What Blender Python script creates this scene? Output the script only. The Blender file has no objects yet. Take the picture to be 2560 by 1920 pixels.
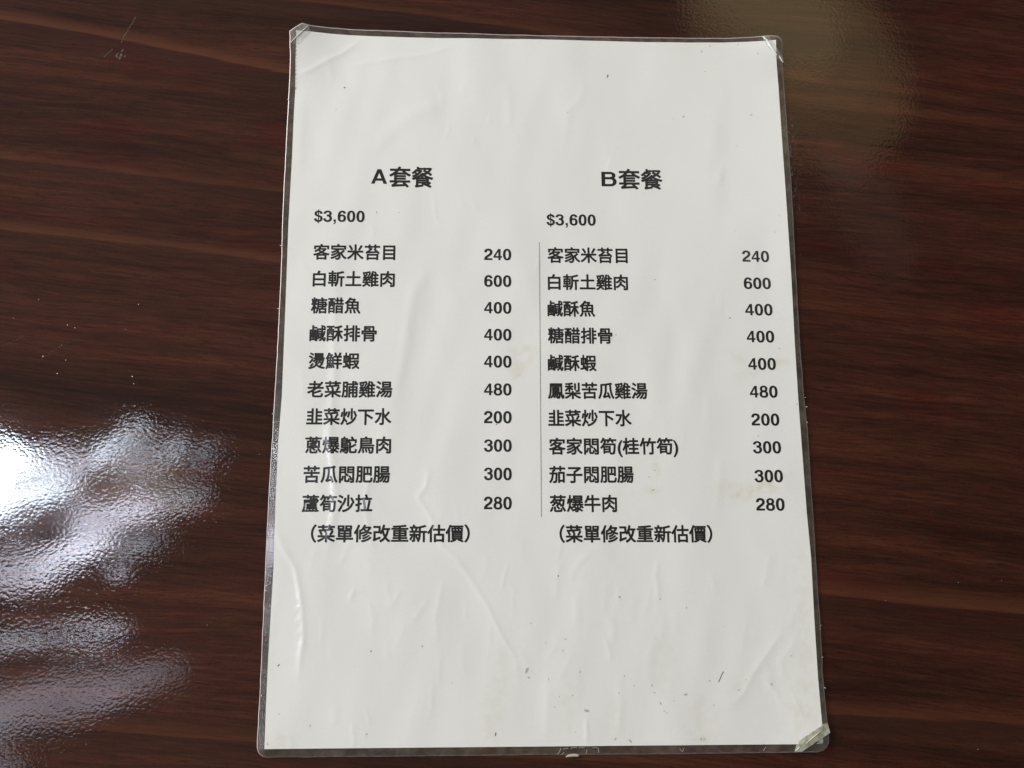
import bpy, bmesh, math, random
import numpy as np
from mathutils import Matrix, Vector, noise

# ------------------------------------------------------------------ camera, light, exposure
K = 0.001                                   # the scene is measured in millimetres, built in metres
sc = bpy.context.scene
C = sc.collection
cam_d = bpy.data.cameras.new("camera")
cam_d.sensor_width = 36.0
cam_d.lens = 36.0 * 2900.0 / 2560.0
cam_d.clip_start = 0.01
cam_d.clip_end = 50.0
cam = bpy.data.objects.new("camera", cam_d)
C.objects.link(cam)
cam.matrix_world = Matrix((
    (0.9989095332, -0.0053577142, -0.0463792980, -0.03397844),
    (-0.0058463634, 0.9712198986, -0.2381128484, -0.11995630),
    (0.0463202377, 0.2381243444, 0.9701294925, 0.45505802),
    (0, 0, 0, 1)))
sc.camera = cam
sc.view_settings.view_transform = 'Standard'
sc.view_settings.look = 'None'
sc.view_settings.exposure = 0.0
sc.view_settings.gamma = 1.0
sc.render.engine = 'CYCLES'
sc.cycles.use_denoising = True
sc.cycles.use_adaptive_sampling = False


class Nodes:
    """small helper for building node trees"""
    def __init__(self, tree):
        self.t = tree
        self.t.nodes.clear()

    def n(self, kind, **kw):
        nd = self.t.nodes.new(kind)
        for k, v in kw.items():
            if k == 'ins':
                for i, val in v.items():
                    if isinstance(val, bpy.types.NodeSocket):
                        self.t.links.new(val, nd.inputs[i])
                    else:
                        nd.inputs[i].default_value = val
            else:
                setattr(nd, k, v)
        return nd

    def link(self, a, b):
        self.t.links.new(a, b)

    def math(self, op, a, b=0.0, c=None, clamp=False):
        nd = self.t.nodes.new('ShaderNodeMath')
        nd.operation = op
        nd.use_clamp = clamp
        for i, v in enumerate((a, b, c)):
            if v is None:
                continue
            if isinstance(v, bpy.types.NodeSocket):
                self.t.links.new(v, nd.inputs[i])
            else:
                nd.inputs[i].default_value = v
        return nd.outputs[0]

    def mix(self, f, a, b, blend='MIX'):
        nd = self.t.nodes.new('ShaderNodeMix')
        nd.data_type = 'RGBA'
        nd.blend_type = blend
        for i, v in ((0, f), (6, a), (7, b)):
            if isinstance(v, bpy.types.NodeSocket):
                self.t.links.new(v, nd.inputs[i])
            else:
                nd.inputs[i].default_value = v if i == 0 or len(v) == 4 else (*v, 1)
        return nd.outputs[2]

    def rng(self, v, a, b, c=0.0, d=1.0, smooth=True):
        nd = self.t.nodes.new('ShaderNodeMapRange')
        nd.interpolation_type = 'SMOOTHSTEP' if smooth else 'LINEAR'
        self.t.links.new(v, nd.inputs[0])
        for i, x in enumerate((a, b, c, d)):
            nd.inputs[i + 1].default_value = x
        return nd.outputs[0]


# the room: open and pale on the window side, dim on the other
world = bpy.data.worlds.new("World")
sc.world = world
world.use_nodes = True
w = Nodes(world.node_tree)
tc = w.n('ShaderNodeTexCoord')
side = w.n('ShaderNodeVectorMath', operation='DOT_PRODUCT', ins={0: tc.outputs['Generated'], 1: (-0.92, 0.30, 0.0)})
g = w.rng(side.outputs['Value'], -0.45, 0.60)
wc = w.mix(g, (0.07, 0.06, 0.052), (0.28, 0.26, 0.245))
bg = w.n('ShaderNodeBackground', ins={0: wc, 1: 1.0})
w.link(bg.outputs[0], w.n('ShaderNodeOutputWorld').inputs[0])


def area(name, x, y, sx, sy, ang, radiance, col, z=2.0, shape='ELLIPSE', aim=None, leaves=0.0):
    d = bpy.data.lights.new(name, 'AREA')
    d.shape = shape
    d.size, d.size_y = sx, sy
    a = sx * sy * (math.pi / 4 if shape == 'ELLIPSE' else 1.0)
    d.energy = radiance * math.pi * a
    d.color = col
    o = bpy.data.objects.new(name, d)
    C.objects.link(o)
    o.location = (x, y, z)
    if leaves:                                # daylight broken up by foliage outside
        d.use_nodes = True
        N = Nodes(d.node_tree)
        ge = N.n('ShaderNodeNewGeometry')
        q = N.n('ShaderNodeMapping', ins={0: ge.outputs['Position'], 2: (0, 0, math.radians(-20))})
        q = N.n('ShaderNodeMapping', ins={0: q.outputs[0], 3: (4.5, 62.0, 1.0)})
        f = N.n('ShaderNodeTexNoise', ins={'Vector': q.outputs[0], 'Scale': 1.0, 'Detail': 3.5, 'Roughness': 0.6}).outputs['Fac']
        k = N.rng(f, 0.47, 0.54, (1.0 - leaves) if leaves < 0.9 else 0.04, 1.0 + 0.9 * leaves)
        em = N.n('ShaderNodeEmission', ins={1: k})
        N.link(em.outputs[0], N.n('ShaderNodeOutputLight').inputs[0])
    if aim is None:
        o.rotation_euler = (0, 0, math.radians(ang))
    else:
        v = Vector(aim) - Vector((x, y, z))
        o.rotation_euler = v.to_track_quat('-Z', 'Y').to_euler()
    return o


COOL = (0.76, 0.86, 1.0)
VIOL = (0.82, 0.84, 1.0)
WARM = (1.0, 0.77, 0.38)
# the daylight openings seen mirrored in the varnish on the left; the last is an added tan fill lamp
for x, y, sx, sy, an, L, col in (
        (-1.010, 0.306, 0.150, 0.088, 0, 60, COOL), (-1.110, 0.235, 0.300, 0.165, 10, 34, COOL),
        (-0.939, 0.232, 0.144, 0.112, 21, 16, COOL), (-0.969, 0.287, 0.220, 0.076, -15, 16, COOL),
        (-0.872, 0.312, 0.101, 0.051, -10, 9, VIOL), (-0.837, 0.294, 0.115, 0.046, 5, 8, VIOL),
        (-0.774, 0.334, 0.098, 0.039, 37, 16, COOL), (-0.730, 0.364, 0.066, 0.033, 43, 16, COOL),
        (-0.708, 0.298, 0.082, 0.025, 21, 14, VIOL), (-0.652, 0.327, 0.082, 0.023, 37, 12, COOL),
        (-0.605, 0.311, 0.091, 0.012, 13, 8, COOL), (-0.562, 0.330, 0.025, 0.012, 53, 10, COOL),
        (-0.860, 0.182, 0.179, 0.052, 6, 12, VIOL), (-0.755, 0.202, 0.163, 0.046, 8, 13, VIOL),
        (-0.674, 0.214, 0.081, 0.023, 15, 11, COOL), (-0.612, 0.223, 0.066, 0.015, 5, 8, COOL),
        (-0.601, 0.243, 0.100, 0.010, 0, 8, COOL), (-0.940, 0.071, 0.143, 0.064, 10, 10, VIOL),
        (-0.855, 0.119, 0.191, 0.054, 14, 13, VIOL), (-0.768, 0.148, 0.129, 0.039, 14, 13, VIOL),
        (-0.693, 0.134, 0.080, 0.016, 18, 11, COOL), (-0.750, 0.082, 0.066, 0.023, -10, 9, VIOL),
        (-0.849, -0.051, 0.238, 0.022, 6, 8, COOL), (-0.846, -0.176, 0.296, 0.086, 8, 3.0, VIOL),
        (-0.690, -0.138, 0.204, 0.050, 12, 2.6, VIOL), (-0.925, -0.298, 0.080, 0.029, -15, 3.5, VIOL),
        (-1.024, -0.198, 0.235, 0.110, 0, 3.0, VIOL), (-0.823, 0.228, 0.440, 0.260, 12, 1.0, (1.0, 0.8, 0.6))):
    area("daylight_and_fill", x, y, sx * (1.3 if 5 < L < 30 else 1), sy * (0.85 if 5 < L < 30 else 1), an, L * 1.4, col, leaves=0.0 if L > 50 else (0.5 if 2 < L < 4.4 or L > 30 else 0.97))
# pale wall beyond the top right corner, brightest in the middle and falling off; neutral lamps added to brighten the paper
for x, y, sx, sy, an, L, col in (
        (0.70, 1.44, 0.46, 0.26, -52, 1.4, WARM), (0.69, 1.45, 0.38, 0.21, -54, 1.5, WARM), (0.68, 1.46, 0.30, 0.16, -56, 1.3, WARM), (0.73, 1.40, 0.60, 0.36, -52, 0.8, WARM), (0.76, 1.34, 0.70, 0.44, -55, 0.55, WARM),
        (0.82, 1.22, 0.42, 0.22, -62, 0.5, WARM), (0.82, 1.12, 0.36, 0.17, -66, 0.4, (1, 0.8, 0.62)),
        (0.90, 0.92, 0.42, 0.16, -70, 0.15, (1, 0.85, 0.7)), (0.60, 1.05, 0.42, 0.22, 90, 2.4, (1, 1, 0.96)), (0.60, 1.05, 0.30, 0.15, 90, 2.0, (1, 1, 0.96)),
        (0.60, 0.88, 0.30, 0.18, 90, 1.6, (1, 1, 0.96))):
    area("wall_and_sheen_lamp", x, y, sx, sy, an, L, col)
# broad daylight from the window side
area("window_light", -2.3, 1.0, 1.2, 1.2, 0, 21.0, (1.0, 0.985, 0.95), z=1.5, shape='RECTANGLE', aim=(0, 0, 0))


def link(o, parent=None):
    C.objects.link(o)
    if parent is not None:
        o.parent = parent
    return o


def mesh_obj(name, verts, faces, mat, parent=None, smooth=False):
    me = bpy.data.meshes.new(name)
    me.from_pydata([tuple(c * K for c in v) for v in verts], [], faces)
    me.materials.append(mat)
    if smooth:
        me.polygons.foreach_set('use_smooth', [True] * len(me.polygons))
    me.update()
    return link(bpy.data.objects.new(name, me), parent)


# ------------------------------------------------------------------ materials
def new_mat(name):
    m = bpy.data.materials.new(name)
    m.use_nodes = True
    N = Nodes(m.node_tree)
    out = N.n('ShaderNodeOutputMaterial')
    return m, N, out


def mat_wood():
    m, N, out = new_mat("dark_mahogany_laminate")
    tc = N.n('ShaderNodeTexCoord')
    mp = N.n('ShaderNodeMapping', vector_type='POINT',
             ins={0: tc.outputs['Object'], 2: (0, 0, math.radians(5.5)), 3: (1000, 1000, 1000)})
    # slow wander of the grain
    wv = N.n('ShaderNodeMapping', ins={0: mp.outputs[0], 3: (0.006, 0.018, 1)})
    wn = N.n('ShaderNodeTexNoise', ins={'Vector': wv.outputs[0], 'Scale': 1.0, 'Detail': 2.0})
    sx = N.n('ShaderNodeSeparateXYZ', ins={0: mp.outputs[0]})
    off = N.math('MULTIPLY', N.math('SUBTRACT', wn.outputs['Fac'], 0.5), 16.0)
    y2 = N.math('ADD', sx.outputs[1], off)
    p = N.n('ShaderNodeCombineXYZ', ins={0: sx.outputs[0], 1: y2, 2: 0.0}).outputs[0]

    def streak(fx, fy, detail=3.0, rough=0.55, seed=0.0, dist=0.0):
        q = N.n('ShaderNodeMapping', ins={0: p, 1: (seed, seed * 1.7, 0), 3: (fx, fy, 1)})
        return N.n('ShaderNodeTexNoise', ins={'Vector': q.outputs[0], 'Scale': 1.0, 'Detail': detail,
                                              'Roughness': rough, 'Distortion': dist}).outputs['Fac']
    broad = streak(0.0045, 0.055, 3, 0.55, 3.1, 0.3)
    band = streak(0.008, 0.24, 4, 0.6, 7.7, 0.15)
    fine = streak(0.060, 0.95, 5, 0.72, 1.3)
    pore = streak(0.13, 1.7, 3, 0.7, 9.2)
    hue = streak(0.014, 0.050, 2, 0.5, 15.0)
    hue2 = streak(0.022, 0.09, 2, 0.5, 31.0)
    grit = N.n('ShaderNodeTexNoise', ins={'Vector': mp.outputs[0], 'Scale': 1.1, 'Detail': 3.0, 'Roughness': 0.7}).outputs['Fac']
    v = N.math('ADD', N.math('MULTIPLY', broad, 0.36), N.math('ADD', N.math('MULTIPLY', band, 0.26), N.math('MULTIPLY', fine, 0.38)))
    r = N.n('ShaderNodeValToRGB', ins={0: v})
    e = r.color_ramp.elements
    e[0].position, e[0].color = 0.33, (0.0110, 0.0040, 0.0029, 1)
    e[1].position, e[1].color = 0.72, (0.108, 0.0365, 0.0205, 1)
    for pos, c in ((0.44, (0.0280, 0.0088, 0.0058)), (0.52, (0.051, 0.0158, 0.0092)), (0.60, (0.080, 0.0255, 0.0138))):
        k = e.new(pos)
        k.color = (*c, 1)
    col = r.outputs[0]
    red = N.rng(hue, 0.54, 0.70)
    col = N.mix(N.math('MULTIPLY', red, 0.65), col, N.mix(1.0, col, (1.12, 0.62, 0.78), 'MULTIPLY'))
    olive = N.rng(hue2, 0.52, 0.70)
    col = N.mix(N.math('MULTIPLY', olive, 0.55), col, N.mix(1.0, col, (0.95, 1.16, 0.95), 'MULTIPLY'))
    # dark pores
    pk = N.math('MULTIPLY', N.rng(pore, 0.54, 0.68), N.rng(band, 0.36, 0.60))
    col = N.mix(N.math('MULTIPLY', pk, 0.75), col, (0.010, 0.0042, 0.003))
    gk = N.math('ADD', N.math('MULTIPLY', grit, 0.9), 0.55)
    gc = N.n('ShaderNodeCombineXYZ', ins={0: gk, 1: gk, 2: gk}).outputs[0]
    col = N.mix(1.0, col, gc, 'MULTIPLY')
    col = N.mix(1.0, col, (0.84, 0.82, 0.80), 'MULTIPLY')
    # printed cathedral lines: light edge above, dark figure below
    so = N.n('ShaderNodeSeparateXYZ', ins={0: tc.outputs['Object']})
    X = N.math('MULTIPLY', so.outputs[0], 1000.0)
    Y = N.math('MULTIPLY', so.outputs[1], 1000.0)
    wob = N.math('MULTIPLY', N.math('SUBTRACT', band, 0.5), 6.0)

    def arch(x0, y0, a, b, x_lo, x_hi, dark, light, wdt):
        dx = N.math('SUBTRACT', X, x0)
        yc = N.math('ADD', N.math('ADD', N.math('MULTIPLY', dx, a), N.math('MULTIPLY', N.math('MULTIPLY', dx, dx), b)), y0)
        d = N.math('SUBTRACT', N.math('ADD', Y, wob), yc)
        fade = N.math('MULTIPLY', N.rng(X, x_lo, x_lo + 25.0), N.rng(X, x_hi - 60.0, x_hi, 1.0, 0.0))
        up = N.math('MULTIPLY', N.rng(d, -0.5, 0.5), N.rng(d, 0.5, wdt, 1.0, 0.0))
        dn = N.math('MULTIPLY', N.rng(d, -0.5, 0.5, 1.0, 0.0), N.rng(d, -wdt * 2.2, 0.0, 0.0, 1.0))
        return N.math('MULTIPLY', N.math('MULTIPLY', up, fade), light), N.math('MULTIPLY', N.math('MULTIPLY', dn, fade), dark)
    for args in ((-230.0, 151.5, -0.165, -0.00021, -600, -20, 0.50, 0.48, 6.5),
                 (-100.0, 162.0, -0.085, -0.0003, -330, 150, 0.45, 0.30, 5.0),
                 (110.0, -92.0, -0.13, 0.0003, 60, 420, 0.35, 0.35, 9.0),
                 (110.0, -138.0, -0.05, -0.0002, 40, 420, 0.55, 0.25, 7.0),
                 (-230.0, -135.0, -0.10, 0.0001, -420, 80, 0.35, 0.25, 9.0),
                 (-230.0, 88.0, -0.13, 0.0001, -420, -60, 0.4, 0.25, 4.0),
                 (-230.0, 57.0, -0.09, -0.0002, -420, -60, 0.3, 0.35, 5.0)):
        lt, dk = arch(*args)
        col = N.mix(lt, col, (0.120, 0.044, 0.020))
        col = N.mix(dk, col, (0.021, 0.0098, 0.0070))
    # relief: orange-peel varnish and slow waviness
    mm = N.n('ShaderNodeMapping', ins={0: tc.outputs['Object'], 3: (1000, 1000, 1000)}).outputs[0]
    st = N.n('ShaderNodeMapping', ins={0: mm, 2: (0, 0, math.radians(-14)), 3: (0.85, 1.0, 1)}).outputs[0]
    peel = N.n('ShaderNodeTexNoise', ins={'Vector': st, 'Scale': 0.95, 'Detail': 3.0, 'Roughness': 0.5}).outputs['Fac']
    wave = N.n('ShaderNodeTexNoise', ins={'Vector': mm, 'Scale': 0.055, 'Detail': 2.0, 'Roughness': 0.45}).outputs['Fac']
    vo = N.n('ShaderNodeTexVoronoi', feature='SMOOTH_F1', ins={'Vector': st, 'Scale': 0.92, 'Smoothness': 0.35})
    peb = N.math('MULTIPLY', N.math('MULTIPLY', vo.outputs['Distance'], vo.outputs['Distance']), -1.0)
    amp = N.n('ShaderNodeTexNoise', ins={'Vector': mm, 'Scale': 0.03, 'Detail': 2.0}).outputs['Fac']
    pa = N.math('MULTIPLY', N.math('SUBTRACT', peel, 0.5), N.rng(amp, 0.35, 0.65, 0.55, 1.25))
    hgt = N.math('ADD', N.math('MULTIPLY', pa, 0.0095), N.math('ADD', N.math('MULTIPLY', peb, N.rng(amp, 0.3, 0.7, 0.0055, 0.0105)), N.math('MULTIPLY', wave, 0.022)))
    hgt = N.math('ADD', hgt, N.math('MULTIPLY', fine, 0.003))
    bump = N.n('ShaderNodeBump', ins={'Strength': 1.0, 'Distance': K, 'Height': hgt})
    smear = N.n('ShaderNodeTexNoise', ins={'Vector': mm, 'Scale': 0.02, 'Detail': 4.0}).outputs['Fac']
    b = N.n('ShaderNodeBsdfPrincipled', ins={'Base Color': col, 'Roughness': N.rng(smear, 0.35, 0.7, 0.03, 0.055),
                                            'IOR': 1.5, 'Normal': bump.outputs[0]})
    N.link(b.outputs[0], out.inputs[0])
    return m


def mat_paper():
    m, N, out = new_mat("laminated_white_paper")
    at = N.n('ShaderNodeAttribute', attribute_name='tint', attribute_type='GEOMETRY')
    tc = N.n('ShaderNodeTexCoord')
    mm = N.n('ShaderNodeMapping', ins={0: tc.outputs['Object'], 3: (1000, 1000, 1000)}).outputs[0]
    f1 = N.n('ShaderNodeTexNoise', ins={'Vector': mm, 'Scale': 1.6, 'Detail': 3.0}).outputs['Fac']
    k = N.math('ADD', N.math('MULTIPLY', f1, 0.10), 0.95)
    kc = N.n('ShaderNodeCombineXYZ', ins={0: k, 1: k, 2: k}).outputs[0]
    col = N.mix(1.0, at.outputs['Color'], kc, 'MULTIPLY')
    f2 = N.n('ShaderNodeTexNoise', ins={'Vector': mm, 'Scale': 0.55, 'Detail': 3.0}).outputs['Fac']
    bump = N.n('ShaderNodeBump', ins={'Strength': 1.0, 'Distance': K, 'Height': N.math('ADD', N.math('MULTIPLY', f2, 0.016), N.math('MULTIPLY', f1, 0.003))})
    b = N.n('ShaderNodeBsdfPrincipled', ins={'Base Color': col, 'Roughness': 0.75, 'Specular IOR Level': 0.15,
                                            'Coat Weight': 1.0, 'Coat Roughness': 0.16, 'Coat IOR': 1.45,
                                            'Normal': bump.outputs[0], 'Coat Normal': bump.outputs[0]})
    N.link(b.outputs[0], out.inputs[0])
    return m


def mat_simple(name, col, rough=0.6, coat=0.0, spec=0.5, var=0.0):
    m, N, out = new_mat(name)
    c = (*col, 1)
    ins = {'Roughness': rough, 'Coat Weight': coat, 'Coat Roughness': 0.16, 'Specular IOR Level': spec}
    if var:
        tc = N.n('ShaderNodeTexCoord')
        mm = N.n('ShaderNodeMapping', ins={0: tc.outputs['Object'], 3: (1000, 1000, 1000)}).outputs[0]
        f = N.n('ShaderNodeTexNoise', ins={'Vector': mm, 'Scale': 0.9, 'Detail': 3.0}).outputs['Fac']
        c = N.mix(N.math('MULTIPLY', f, var), c, tuple(min(1.0, x * 1.9 + 0.01) for x in col))
        ins['Base Color'] = c
        b = N.n('ShaderNodeBsdfPrincipled', ins=ins)
    else:
        b = N.n('ShaderNodeBsdfPrincipled', ins=ins)
        b.inputs['Base Color'].default_value = c
    N.link(b.outputs[0], out.inputs[0])
    return m


def mat_film(name, tint, haze, clear, rough=0.14, bumpy=0.05, scale=0.35):
    """thin clear plastic: mostly see-through, a little milky, glossy"""
    m, N, out = new_mat(name)
    tc = N.n('ShaderNodeTexCoord')
    mm = N.n('ShaderNodeMapping', ins={0: tc.outputs['Object'], 3: (1000, 1000, 1000)}).outputs[0]
    f = N.n('ShaderNodeTexNoise', ins={'Vector': mm, 'Scale': scale, 'Detail': 4.0, 'Roughness': 0.65}).outputs['Fac']
    bump = N.n('ShaderNodeBump', ins={'Strength': 1.0, 'Distance': K, 'Height': N.math('MULTIPLY', f, bumpy)})
    hz = N.mix(N.rng(f, 0.35, 0.7), tuple(x * 0.65 for x in haze), tuple(min(1, x * 1.5) for x in haze))
    body = N.n('ShaderNodeBsdfPrincipled', ins={'Base Color': hz, 'Roughness': rough, 'IOR': 1.5, 'Normal': bump.outputs[0]})
    tr = N.n('ShaderNodeBsdfTransparent')
    tr.inputs[0].default_value = (*tint, 1)
    gl = N.n('ShaderNodeBsdfGlossy', ins={'Roughness': rough, 'Normal': bump.outputs[0]})
    fr = N.n('ShaderNodeFresnel', ins={'IOR': 1.5, 'Normal': bump.outputs[0]})
    a = N.n('ShaderNodeMixShader', ins={0: fr.outputs[0]})
    N.link(tr.outputs[0], a.inputs[1])
    N.link(gl.outputs[0], a.inputs[2])
    b = N.n('ShaderNodeMixShader', ins={0: 1.0 - clear})
    N.link(a.outputs[0], b.inputs[1])
    N.link(body.outputs[0], b.inputs[2])
    N.link(b.outputs[0], out.inputs[0])
    return m


WOOD = mat_wood()
PAPER = mat_paper()
INK = mat_simple("black_toner", (0.012, 0.012, 0.011), 0.6, coat=1.0, spec=0.2)
LINE = mat_simple("grey_printed_line", (0.10, 0.10, 0.10), 0.6, coat=1.0, spec=0.2)
FILM = mat_film("clear_laminate_film", (0.84, 0.83, 0.82), (0.19, 0.165, 0.135), 0.70, rough=0.10, bumpy=0.03, scale=0.16)
RIM = mat_film("frosted_cut_edge", (0.80, 0.78, 0.75), (0.27, 0.235, 0.20), 0.66, rough=0.65, bumpy=0.02)
TAPE = mat_film("yellowed_clear_tape", (0.985, 0.985, 0.93), (0.74, 0.72, 0.53), 0.60, rough=0.12, bumpy=0.25, scale=0.3)
CLEAR = mat_film("clear_tape", (0.99, 0.99, 0.975), (0.70, 0.70, 0.62), 0.80, rough=0.12, bumpy=0.20, scale=0.3)
FOLD = mat_simple("bright_fold_in_tape", (0.80, 0.80, 0.74), 0.2)
GLUE = mat_simple("dried_glue", (0.34, 0.31, 0.25), 0.5, var=0.5)
SPECK = {'o': mat_simple("olive_grime", (0.32, 0.31, 0.25), 0.7, var=0.6),
         'd': mat_simple("black_grime", (0.12, 0.11, 0.10), 0.7),
         'b': mat_simple("blue_ink_dot", (0.08, 0.09, 0.30), 0.6),
         't': mat_simple("tan_grime", (0.42, 0.33, 0.22), 0.7, var=0.4),
         'r': mat_simple("reddish_grime", (0.40, 0.30, 0.27), 0.7, var=0.4)}
SCUFF = mat_simple("pale_scuff", (0.065, 0.046, 0.040), 0.6, var=0.8)
DUST = mat_simple("white_dust", (0.75, 0.75, 0.78), 0.4)

# ------------------------------------------------------------------ the table
table = bpy.data.objects.new("table", None)
link(table)
table['label'] = "dark mahogany table top with streaky wood grain and orange-peel varnish under the menu"
table['category'] = "table"
bm = bmesh.new()
bmesh.ops.create_cube(bm, size=1.0, matrix=Matrix.Translation((0.0, 0.0, -0.015)) @ Matrix.Diagonal((1.8, 1.0, 0.03, 1)))
bmesh.ops.bevel(bm, geom=[e for e in bm.edges], offset=0.003, segments=2, affect='EDGES')
me = bpy.data.meshes.new("tabletop")
bm.to_mesh(me)
bm.free()
me.materials.append(WOOD)
link(bpy.data.objects.new("tabletop", me), table)


# ------------------------------------------------------------------ shape of the sheet
def interp(tab, v):
    return np.interp(v, [a for a, _ in tab], [b for _, b in tab])


XL = [(-149, -105.0), (-133, -105.2), (-119, -105.2), (-98, -104.9), (-83, -104.6), (-54, -104.9), (-33, -104.9), (-14, -104.2),
      (19, -104.3), (60, -104.5), (90, -104.2), (109, -104.2), (121, -104.0), (133, -104.3), (143, -104.2), (152, -104.6)]
XR = [(-149, 104.9), (-141, 105.0), (-124, 104.8), (-101, 104.9), (-78, 105.2), (-61, 104.7), (-39, 104.5), (-14, 104.3), (9, 104.4),
      (40, 104.8), (73, 104.8), (92, 104.7), (125, 104.7), (139, 104.2), (152, 104.2)]
YT = [(-106, 146.8), (-98, 146.9), (-68, 146.2), (-45, 146.1), (0, 146.4), (49, 146.0), (88, 146.6), (106, 146.6)]
YB = -148.5

CREASES = [  # polyline, height mm, half width mm, sharpness (True = ridge, False = soft fold)
    ([(-103.9, 126.9), (-97.5, 129.7), (-91.2, 134.0), (-83.8, 138.3), (-75.7, 145.2)], 0.20, 1.6, 1),
    ([(-83.4, 130.9), (-69.9, 134.4), (-56.4, 136.6), (-46.6, 138.5), (-36.7, 143.0)], 0.12, 1.4, 1),
    ([(-71.7, 90.7), (-61.8, 103.6), (-50.7, 111.6), (-39.8, 115.9)], 0.16, 3.5, 0),
    ([(-13.5, 126.6), (-12.7, 108.7), (-13.6, 105.1)], 0.08, 1.6, 0),
    ([(-21.7, 109.1), (-20.8, 105.6)], 0.10, 0.8, 1), ([(-28.1, 99.5), (-27.6, 96.0)], 0.10, 0.8, 1),
    ([(19.8, 126.5), (17.5, 117.5), (12.6, 112.3), (10.8, 95.0)], 0.09, 1.8, 0),
    ([(-46.0, 40.7), (-51.8, 31.3), (-53.8, 21.8), (-55.0, 12.6), (-56.7, -1.2), (-60.6, -16.6)], 0.16, 2.4, 0),
    ([(-83.7, 40.0), (-84.5, 15), (-83.7, -3.7), (-85.0, -28.6), (-82.5, -44.5), (-81.6, -57.7), (-83.7, -70.6), (-83.7, -75.7)], 0.22, 1.7, 0),
    ([(-64.4, -39.2), (-68.9, -48.8), (-70.3, -55.1), (-68.5, -68.1), (-66.3, -75.7)], 0.14, 1.2, 1),
    ([(-49.2, -41.9), (-45.5, -44.5), (-46.3, -49.9), (-49.5, -54.5), (-44.7, -61.9), (-39.9, -73.8), (-34.0, -78.9), (-28.5, -86.7),
      (-22.2, -96.8), (-16.3, -108.8), (-11.5, -116.4), (-10.2, -126.6)], 0.17, 1.3, 1),
    ([(-104.7, -66.1), (-100.6, -75.5), (-96.3, -81.7), (-94.8, -88.4), (-92.9, -98.1), (-92.2, -107.5), (-93.1, -116.8), (-93.3, -123.7)], 0.20, 1.4, 1),
    ([(-73.1, -139.6), (-71.8, -148.2)], 0.12, 0.8, 1), ([(-96.9, -142.1), (-94.7, -148.4)], 0.12, 0.9, 1),
    ([(-39.3, -87.2), (-43.0, -103.8)], 0.10, 1.2, 1), ([(-73.6, -90.0), (-75.2, -94.7)], 0.14, 0.9, 1),
    ([(-55.9, -90.8), (-59.5, -97.1)], 0.09, 1.2, 1),
    ([(44.8, -79.0), (43.5, -84.3), (44.1, -91.7), (43.3, -94.5)], 0.12, 1.2, 1),
    ([(12.6, -92.2), (11.9, -104.2)], 0.10, 1.5, 0),
    ([(22.7, -108.9), (24.4, -113.0), (24.9, -117.0)], 0.12, 1.0, 1), ([(24.4, -100.5), (26.2, -105.0), (25.7, -111.1)], 0.10, 1.4, 0),
    ([(27.9, -122.3), (28.5, -133.3), (27.0, -146.4)], 0.10, 1.7, 0),
    ([(92.7, -105.6), (86.9, -113.3), (80.0, -122.1), (76.0, -129.3), (69.7, -135.3)], 0.16, 2.2, 1),
    ([(83.0, -123.2), (87.5, -128.7), (89.5, -132.3), (96.3, -134.4)], 0.14, 1.0, 1),
    ([(15.1, -138.4), (15.2, -147.4)], 0.16, 0.7, 1), ([(70.9, -38.9), (70.8, -47.3), (68.2, -60.3)], 0.08, 1.6, 0),
    ([(84.4, -16.4), (85.9, -19.3)], 0.10, 0.8, 1), ([(0.8, -124.3), (-0.1, -146.2)], 0.09, 1.6, 0),
    ([(42.8, -108.1), (39.8, -115.6), (39.2, -124.6), (43.5, -132.0)], 0.09, 2.0, 0),
    ([(-100.5, 120), (-101.0, 100), (-100.6, 80)], 0.10, 2.2, 0),
    ([(60, 40), (58, 10), (61, -30)], 0.05, 3.5, 0), ([(30, 70), (33, 30)], 0.05, 3.0, 0),
]
random.seed(4)
# many small handling creases, mostly in the lower half
for _ in range(85):
    cx, cy = random.uniform(-98, 98), random.choice((random.uniform(-145, -70), random.uniform(-145, -60), random.uniform(-60, 145)))
    L, an = random.uniform(4, 15), math.radians(90 + random.gauss(0, 16))
    k = random.uniform(-1.2, 1.2)
    CREASES.append(([(cx - math.cos(an) * L / 2, cy - math.sin(an) * L / 2), (cx + k, cy), (cx + math.cos(an) * L / 2, cy + math.sin(an) * L / 2)],
                    random.uniform(0.035, 0.09), random.uniform(0.5, 1.6), random.choice((0, 1, 1))))
# short nicks along the left edge
for y, L in ((-96.5, 3.4), (-99.6, 3.0), (-102.6, 2.6), (-106, 2.2)):
    CREASES.append(([(-105.4, y - L * 0.35), (-105.4 + L, y + L * 0.35)], 0.10, 0.55, 1))
for y, L in ((-92.5, 2.0), (-97.0, 3.2), (-101.5, 2.6), (-106.5, 2.4)):
    CREASES.append(([(-92.9 - L, y - L * 0.25), (-92.9, y + L * 0.3)], 0.09, 0.6, 1))
# the paper's left margin beside the top left corner is crimped
yy = 141.0
while yy > 122:
    CREASES.append(([(-104.4, yy), (-103.5, yy - 1.3)], 0.22, 0.5, 1))
    yy -= 2.1


def seg_dist(px, py, pts):
    best = np.full(px.shape, 1e9)
    tt = np.zeros(px.shape)
    n = len(pts) - 1
    for i in range(n):
        ax, ay = pts[i]
        bx, by = pts[i + 1]
        dx, dy = bx - ax, by - ay
        t = np.clip(((px - ax) * dx + (py - ay) * dy) / (dx * dx + dy * dy), 0, 1)
        d = np.hypot(px - ax - t * dx, py - ay - t * dy)
        m = d < best
        best = np.where(m, d, best)
        tt = np.where(m, (i + t) / n, tt)
    return best, tt


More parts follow.
